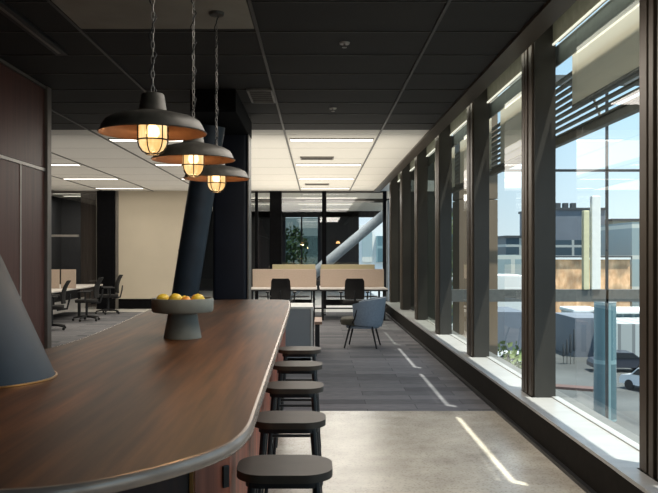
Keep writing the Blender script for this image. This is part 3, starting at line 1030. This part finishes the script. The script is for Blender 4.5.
# left desk run
t = empty('long_desk', (-6.3, 15.2, 0))
tag(t, 'long white desk with three task chairs by the left glazed room', 'desk')
MB().box(-.45, .70, 0, 5.2, .70, .735, .004).build('desktop', M['desk_white'], t)
for yy in (.1, 1.7, 3.7):
    for xx in (-.40, .50):
        MB().box(xx, xx + .06, yy, yy + .06, 0, .70).build('leg', M['black_metal'], t)
MB().box(.30, .34, .3, 4.9, .16, .42).build('modesty_panel', M['desk_white'], t)
for x0, x1, lab in ((-6.9, -5.95, 'left piece, beside the timber wall'), (-5.91, -5.57, 'right piece')):
    b = MB().box(x0, x1, 18.0, 18.04, .735, 1.17, .008).build('desk_divider', M['screen'])
    tag(b, 'pinkish beige felt divider on the left-hand desk, ' + lab, 'divider', 'felt dividers on the left desk')

# ------------------------------------------------------------------ armchair
t = empty('armchair', (0.775, 12.9, 0), math.radians(79))
t.scale = (1.06, 1.06, 1.03)
tag(t, 'blue-grey tub armchair with black legs on the carpet, turned towards the left', 'armchair')
# local: faces +y
def shell_pts(r_out, lift):
    rows_ = []
    for j in range(9):
        v = j / 8
        row = []
        for i in range(29):
            u = -1 + 2 * i / 28
            a = -PI / 2 + u * math.radians(112)
            topz = .80 - .10 * abs(u) ** 2.2
            botz = .33 + .04 * abs(u)
            z = botz + (topz - botz) * v
            rr = r_out * (.80 + .20 * v ** .7)
            row.append((rr * 1.08 * math.cos(a), rr * math.sin(a) * .98, z))
        rows_.append(row)
    return rows_
s = MB()
fo = [s.ring(r) for r in shell_pts(.355, 0)]
fi = [s.ring(r) for r in shell_pts(.318, 0)]
for g_ in (fo, fi):
    for a, b2 in zip(g_, g_[1:]):
        s.bridge(a, b2, False)
s.bridge(fo[0], fi[0], False); s.bridge(fo[-1], fi[-1], False)
s.bridge([r[0] for r in fo], [r[0] for r in fi], False); s.bridge([r[-1] for r in fo], [r[-1] for r in fi], False)
s.build('back_shell', M['blue_fab'], t, True)
mp_ = MB().prism(rrect(.56, .58, .20, 8), .36, .47, .03, 3).build('seat_cushion', M['olive_fab'], t, True, (0, .06, 0))
MB().prism(rrect(.50, .50, .2, 8), .31, .36, .01, 2).build('seat_base', M['blue_fab'], t, True, (0, .02, 0))
for sx in (-1, 1):
    for sy in (-1, 1):
        MB().tube([(sx * .19, sy * .17 + .02, .34), (sx * .255, sy * .25 + .02, 0)], [.017, .011], 12).build('leg', M['black_metal'], t, True)
s = MB()
for sx in (-1, 1):
    s.tube([(sx * .20, .20, .32), (sx * .335, .10, .47), (sx * .352, .06, .62)], .010, 8)
s.build('arm_frame', M['black_metal'], t, True)

# ------------------------------------------------------------------ pale box behind the counter and small timber bench
t = empty('storage_box_unit', (-.62, 11.2, 0))
tag(t, 'low pale blue-grey cabinet with white top and white edge beyond the far stool', 'cabinet')
MB().box(-.55, .53, 0.01, .9, .04, .745).build('body', M['grey_lam'], t)
MB().box(-.56, .56, 0, .92, .745, .775, .003).build('top', M['white_lam'], t)
MB().box(.53, .56, 0, .92, 0.0, .745, .003).build('side_panel', M['white_lam'], t)
MB().box(.561, .572, .02, .90, .0, .72).build('black_edge_strip', M['black_metal'], t)  # thin black strip along the white side panel
t = empty('timber_bench', (-.02, 12.75, 0))
tag(t, 'small pinkish timber bench beside the white-edged low cabinet', 'bench')
MB().box(-.02, .10, -.55, .35, .43, .475, .004).build('seat', M['bench_wood'], t)
for yy in (-.50, .26):
    MB().box(-.01, .06, yy, yy + .04, 0, .43).build('leg', M['black_metal'], t)
# ------------------------------------------------------------------ exterior: awning and screens
for k, y0 in enumerate(y0s[:-2]):
    if k < 2: continue
    L = P - .4
    near = ['hidden behind the camera', 'behind the camera', 'beside the camera', 'outside the nearest window', 'outside the big window with the city view'][0:0]
    a = empty('sun_louvre', (XG, y0, 0))
    pos = 'at window bay %s' % ['far behind the viewer', 'behind the viewer', 'beside the viewer', 'nearest the right picture edge', 'with the big city view', 'second from the right picture edge, slim brown pier', 'third from the right picture edge', 'fourth from the right picture edge'][k] if False else ''
    names = ['first bay behind the viewer', 'second bay, beside the viewer', 'third bay, just outside the right edge of view', 'fourth bay, just right of the mullion cut by the picture edge',
             'bay of the big city view, at the right', 'bay left of the big city view', 'narrow bay showing the tan pier', 'dark bay next to the tan pier']
    tag(a, 'grey louvred awning outside, ' + names[k], 'awning', 'louvred awnings outside')
    nb = 9
    for j in range(nb):
        f = j / (nb - 1)
        x = .162 + .150 * f
        z = 3.14 - .43 * f
        MB().box(x - .026, x + .026, -P + .21, .19, z - .008, z + .008).build('blade', M['louvre'], a)
    MB().box(.31, .37, -P + .21, .19, 2.63, 2.70).build('edge_beam', M['ext_steel'], a)
    MB().tube([(.145, -.22, 3.18), (.32, -.22, 2.72)], .014, 8).build('strut', M['white_paint'], a, True)
    # cream screen
    bot = 2.83 if k <= 4 else 2.62
    s = empty('shade_screen', (XG, y0, 0))
    tag(s, 'cream shade screen outside, ' + names[k], 'shade screen', 'cream shade screens outside')
    MB().box(.112, .122, -L, -.12, bot, 3.27).build('fabric', M['cream_ext'], s)
    MB().box(.108, .128, -L, -.12, bot - .02, bot).build('bottom_bar', M['ext_steel'], s)

# external wing beyond the back partition
st(MB().box(2.16, 3.72, 21.75, 21.95, -7, 5.2).build('wall_wing', M['olive_wall']))

# external steel frame with transom
t = empty('external_frame', (0, 16.0, 0))
tag(t, 'external steel frame with thick horizontal transom and thin glazing bars outside the windows', 'steel frame')
MB().box(2.6, 12, 0, .15, .55, .80).build('transom', M['ext_steel'], t)
MB().box(5.93, 5.98, 0, .05, -7, 5.2).build('glazing_bar', M['ext_steel_dark'], t)
MB().box(3.76, 12, 0, .05, 3.22, 3.27).build('glazing_bar', M['ext_steel_dark'], t)
MB().box(2.6, 12, -.02, .12, 5.0, 5.2).build('head_beam', M['ext_steel'], t)
fr = t
for x, w_, m, top_ in ((5.52, .12, 'cream_reflection', 2.42), (5.72, .18, 'white_paint', 2.72)):
    MB().box(x - w_ / 2, x + w_ / 2, -.03, .10, .80, top_, .01).build('reflection_streak', M[m], fr)['label'] = m.split('_')[0] + ' reflection streak'  # solid bars drawn in place of reflections in the window glass
t = empty('tan_pier', (3.37, 16.4, 0))
tag(t, 'tan brown clad pier standing outside the windows with horizontal joints', 'pier')
for z0, z1 in ((-7, -2.41), (-2.39, -.62), (-.60, 2.67), (2.69, 5.2)):
    MB().box(-.38, .43, 0, .8, z0, z1, .004).build('cladding_panel', M['brown_pier'], t)
# ------------------------------------------------------------------ exterior: city
GZ = -7.0
tag(st(MB().box(2.4, 260, -60, 320, GZ - .3, GZ).build('ground', M['street'])))

def ex(Y, x0, x1, ytop, ybot=None):
    """real extents at distance Y"""
    a = (x0 - 317) * Y / 780; b = (x1 - 317) * Y / 780
    zt = EYE - (ytop - 253) * Y / 780
    zb = GZ if ybot is None else EYE - (ybot - 253) * Y / 780
    return a, b, zb, zt
def bldg(name, label, Y, x0, x1, ytop, m, depth=12, bands=(), roof=True, cat='building', ybot=None):
    a, b, zb, zt = ex(Y, x0, x1, ytop, ybot)
    t = empty(name, ((a + b) / 2, Y, GZ))
    tag(t, label, cat)
    h = (b - a) / 2
    MB().box(-h, h, 0, depth, zb - GZ, zt - GZ).build('wall', m, t)
    if roof:
        MB().box(-h - .2, h + .2, -.2, depth + .2, zt - GZ, zt - GZ + .35).build('roof', M['roof_dark'], t)
    for (bx0, bx1, y0_, y1_, bm) in bands:
        a2, b2, z1, z0 = ex(Y, bx0, bx1, y0_, y1_)
        MB().box(a2 - (a + b) / 2, b2 - (a + b) / 2, -.25, 0, z1 - GZ, z0 - GZ).build('window_band', bm, t)
    return t, zt - GZ, h
t, zt, h = bldg('office_building', 'grey metal-clad building with a band of windows under its plain upper floor', 120, 540, 605, 210, M['bldg_grey'],
     bands=[(540, 605, 240, 257, M['bldg_glass'])])
for q in (-4.6, -3.3, -2.2, -1.0, .2):
    MB().box(q, q + .7, 1, 2, zt + .35, zt + .35 + .8).build('roof_plant', M['roof_dark'], t)
bldg('office_building', 'beige building with pale glazed front seen at the right of the big window', 118, 613, 660, 221, M['bldg_beige'],
     bands=[(614, 660, 243, 262, M['bldg_pale']), (628, 633, 226, 238, M['bldg_pale'])])
bldg('office_tower', 'pale glassy building cut by the right mullion of the big window', 100, 632, 690, 222, M['bldg_pale'], roof=False)
bldg('timber_clad_building', 'low building clad in orange upright timber boards', 95, 553, 630, 259, M['orange_board'], 10,
     bands=[(553, 630, 257.5, 259.5, M['roof_white'])])
bldg('glazed_pavilion', 'pale glazed pavilion below the orange timber building', 82, 548, 580, 322, M['bldg_pale'], 6,
     bands=[(548, 580, 340, 343, M['ext_steel_dark'])], roof=False)
# white canopy
for x0, x1, yt, Y, lab in ((573, 603, 309, 70, 'wide white canopy roof beyond the teal tower, left part'), (612, 660, 310, 66, 'white canopy roof right of the teal tower')):
    a, b, zb, zt = ex(Y, x0, x1, yt, yt + 4)
    t = empty('street_canopy', ((a + b) / 2, Y, GZ)); tag(t, lab, 'canopy')
    hh = (b - a) / 2
    MB().box(-hh, hh, 0, 4, zb - GZ, zt - GZ, .1).build('roof', M['roof_white'], t)
    MB().box(-hh + .2, hh - .2, .5, 4, zb - GZ - 1.6, zb - GZ).build('soffit', M['teal_glass'], t)
    for q in (-hh + .4, hh - .6):
        MB().box(q, q + .2, 1, 1.2, 0, zb - GZ - 1.6).build('post', M['ext_steel'], t)
bldg('ribbed_wall_building', 'grey ribbed wall building at the lower right of the big window', 60, 616, 680, 324, M['rib_grey'], 8, roof=False, ybot=None)
bldg('low_wall_building', 'grey blank building behind the teal glazed tower', 64, 575, 616, 318, M['bldg_grey'], 6, roof=False)
# curved teal tower
a, b, zb, zt = ex(40, 594, 616, 302)
t = empty('glazed_tower', ((a + b) / 2, 40, GZ)); tag(t, 'slim rounded teal glazed tower below the transom of the big window', 'tower')
MB().lathe([(0, 0), ((b - a) / 2, 0), ((b - a) / 2 * .96, (zt - GZ)), (0, zt - GZ)], 24).build('glazing', M['teal_glass'], t, True)
MB().lathe([(0, zt - GZ), ((b - a) / 2, zt - GZ), ((b - a) / 2, zt - GZ + .12), (0, zt - GZ + .12)], 24).build('roof', M['roof_white'], t)
# kerb
b = MB().obox((15.2, 49.5, GZ + .08), (7, 1.0, .16), Matrix.Rotation(-.45, 3, 'Z')).build('brick_kerb', M['kerb'])
tag(b, 'reddish brick kerb strip crossing the street below the big window', 'kerb')
# bollards / posts
for k, q in enumerate((563.5, 567, 570.5, 574)):
    a, b_, zb, zt = ex(60, q - .8, q + .8, 352 - 5 * k, 372)
    t = empty('closed_parasol', ((a + b_) / 2, 60, zb))
    tag(t, 'dark folded parasol on the street, %s from the left' % ('first', 'second', 'third', 'fourth')[k], 'parasol', 'folded parasols')
    hgt = zt - zb
    MB().lathe([(0, hgt), (.05, hgt), (.12, hgt * .45), (.08, hgt * .38), (0, hgt * .38)], 10).build('canopy', M['roof_dark'], t, True)
    MB().tube([(0, 0, 0), (0, 0, hgt)], .03, 6).build('pole', M['ext_steel'], t)
    t.location.z = GZ

def car(x, y, rz, m, lab):
    t = empty('car', (x, y, GZ), rz)
    tag(t, lab, 'car')
    s = MB()
    prof = [(-2.1, .35), (-2.1, .75), (-1.9, .9), (-1.3, .98), (-.7, 1.42), (.7, 1.45), (1.25, .98), (1.95, .88), (2.1, .65), (2.1, .35)]
    l = s.ring([(-.85 if 1 else 0, p[0], p[1]) for p in prof]); r = s.ring([(.85, p[0], p[1]) for p in prof])
    s.bridge(l, r); s.bm.faces.new(l); s.bm.faces.new(r[::-1])
    s.build('body', m, t)
    g = MB()
    pr = [(-1.15, 1.0), (-.66, 1.38), (.66, 1.40), (1.1, 1.0)]
    l = g.ring([(-.87, p[0], p[1]) for p in pr]); r = g.ring([(.87, p[0], p[1]) for p in pr])
    g.bridge(l, r); g.bm.faces.new(l); g.bm.faces.new(r[::-1])
    g.build('window_glass', M['car_glass'], t)
    for sx in (-1, 1):
        for yy in (-1.3, 1.35):
            MB().tube([(sx * .70, yy, .32), (sx * .88, yy, .32)], .32, 16).build('wheel', M['tyre'], t, True)
car(20.9, 48.0, .5, M['car_white'], 'white car at the lower right of the big window')
car(21.9, 56.5, 1.5, M['car_dark'], 'dark car parked before the grey ribbed wall')
car(28.5, 92.0, 1.5, M['car_white'], 'white car parked at the foot of the orange timber building')

def tree(x, y, zb, h, r, m, lab, name='tree', cat='tree', nl=420, flat=1.0):
    t = empty(name, (x, y, zb))
    tag(t, lab, cat)
    MB().tube([(0, 0, 0), (.03, 0, h * .35), (0, .02, h * .7)], [r * .09, r * .07, r * .03], 8).build('trunk', M['bark'], t, True)
    s = MB()
    for k in range(nl):
        while True:
            p = Vector((random.uniform(-1, 1), random.uniform(-1, 1), random.uniform(-1, 1)))
            if .35 < p.length < 1: break
        c = Vector((p.x * r, p.y * r, h * .62 + p.z * h * .38 * flat))
        sz = r * random.uniform(.09, .17)
        n_ = Vector((random.uniform(-1, 1), random.uniform(-1, 1), random.uniform(-.3, 1))).normalized()
        u = n_.orthogonal().normalized() * sz; v = n_.cross(u) * .7
        f = [s.bm.verts.new(c + q) for q in (u, v, -u, -v)]
        s.bm.faces.new(f)
    s.build('crown', m, t)
# through the second bay (px 500-523)
for k, (px, py, Y, h_, r_, m, lab) in enumerate([
        (507, 338, 36, 2.2, 1.0, 'leaf2', 'round light green shrub seen left in the narrow bay below the transom'),
        (518, 346, 40, 2.6, 1.1, 'leaf', 'darker green shrub seen right in the narrow bay below the transom'),
        (519, 366, 32, 1.8, .8, 'leaf', 'low green shrub nearest the window sill in the narrow bay'),
        (506, 372, 30, 1.8, .6, 'leaf2', 'low pale shrub beside the tan pier')]):
    tree((px - 317) * Y / 780, Y, GZ, (EYE - (py - 253) * Y / 780 - GZ), r_, M[m], lab, 'shrub', 'shrub', 300)
bldg('flat_roofed_building', 'distant building with dark flat overhanging roof in the narrow bay', 110, 506, 535, 238, M['bldg_glass'], 8)
bldg('terrace_building', 'pale distant building under the skyline in the narrow bay', 100, 494, 532, 255, M['bldg_pale'], 8, roof=False)
bldg('white_roofed_building', 'low white-roofed building just above the transom in the narrow bay', 80, 494, 530, 276, M['roof_white'], 8, roof=False)
bldg('grey_block', 'low grey block below the transom in the narrow bay', 60, 494, 526, 312, M['bldg_grey'], 6, roof=False)
car(13.9, 56.0, 1.5, M['car_white'], 'white car behind the shrubs in the narrow bay')
# white-banded building in the third bay (px 454-463)
t, zt, h = bldg('banded_building', 'tall building with white balcony bands seen in the slim bay left of the tan pier', 70, 440, 470, 212, M['teal_glass'], 8)
for q in range(6):
    zz = EYE + 2.2 - q * 2.3 - GZ
    MB().box(-h - .2, h + .2, -1.0, 0, zz, zz + .7).build('balcony_band', M['roof_white'], t)
tree((458 - 317) * 60 / 780, 60, GZ, 12.5, 1.5, M['leaf2'], 'tall yellow-green tree in the slim bay left of the tan pier', nl=500)
# greenery and bright terrace beyond the far windows
tree(-1.2, 39, 0, 2.9, .8, M['leaf'], 'leafy tree beyond the far navy-framed window')
bldg('white_terrace_building', 'bright white building beyond the raking brace', 60, 352, 400, 225, M['roof_white'], 6,
     bands=[(362, 372, 232, 262, M['bldg_pale']), (376, 384, 236, 262, M['teal_glass'])], roof=False)
bldg('pale_building', 'pale building beyond the far navy-framed window', 64, 280, 318, 236, M['bldg_pale'], 6, roof=False)
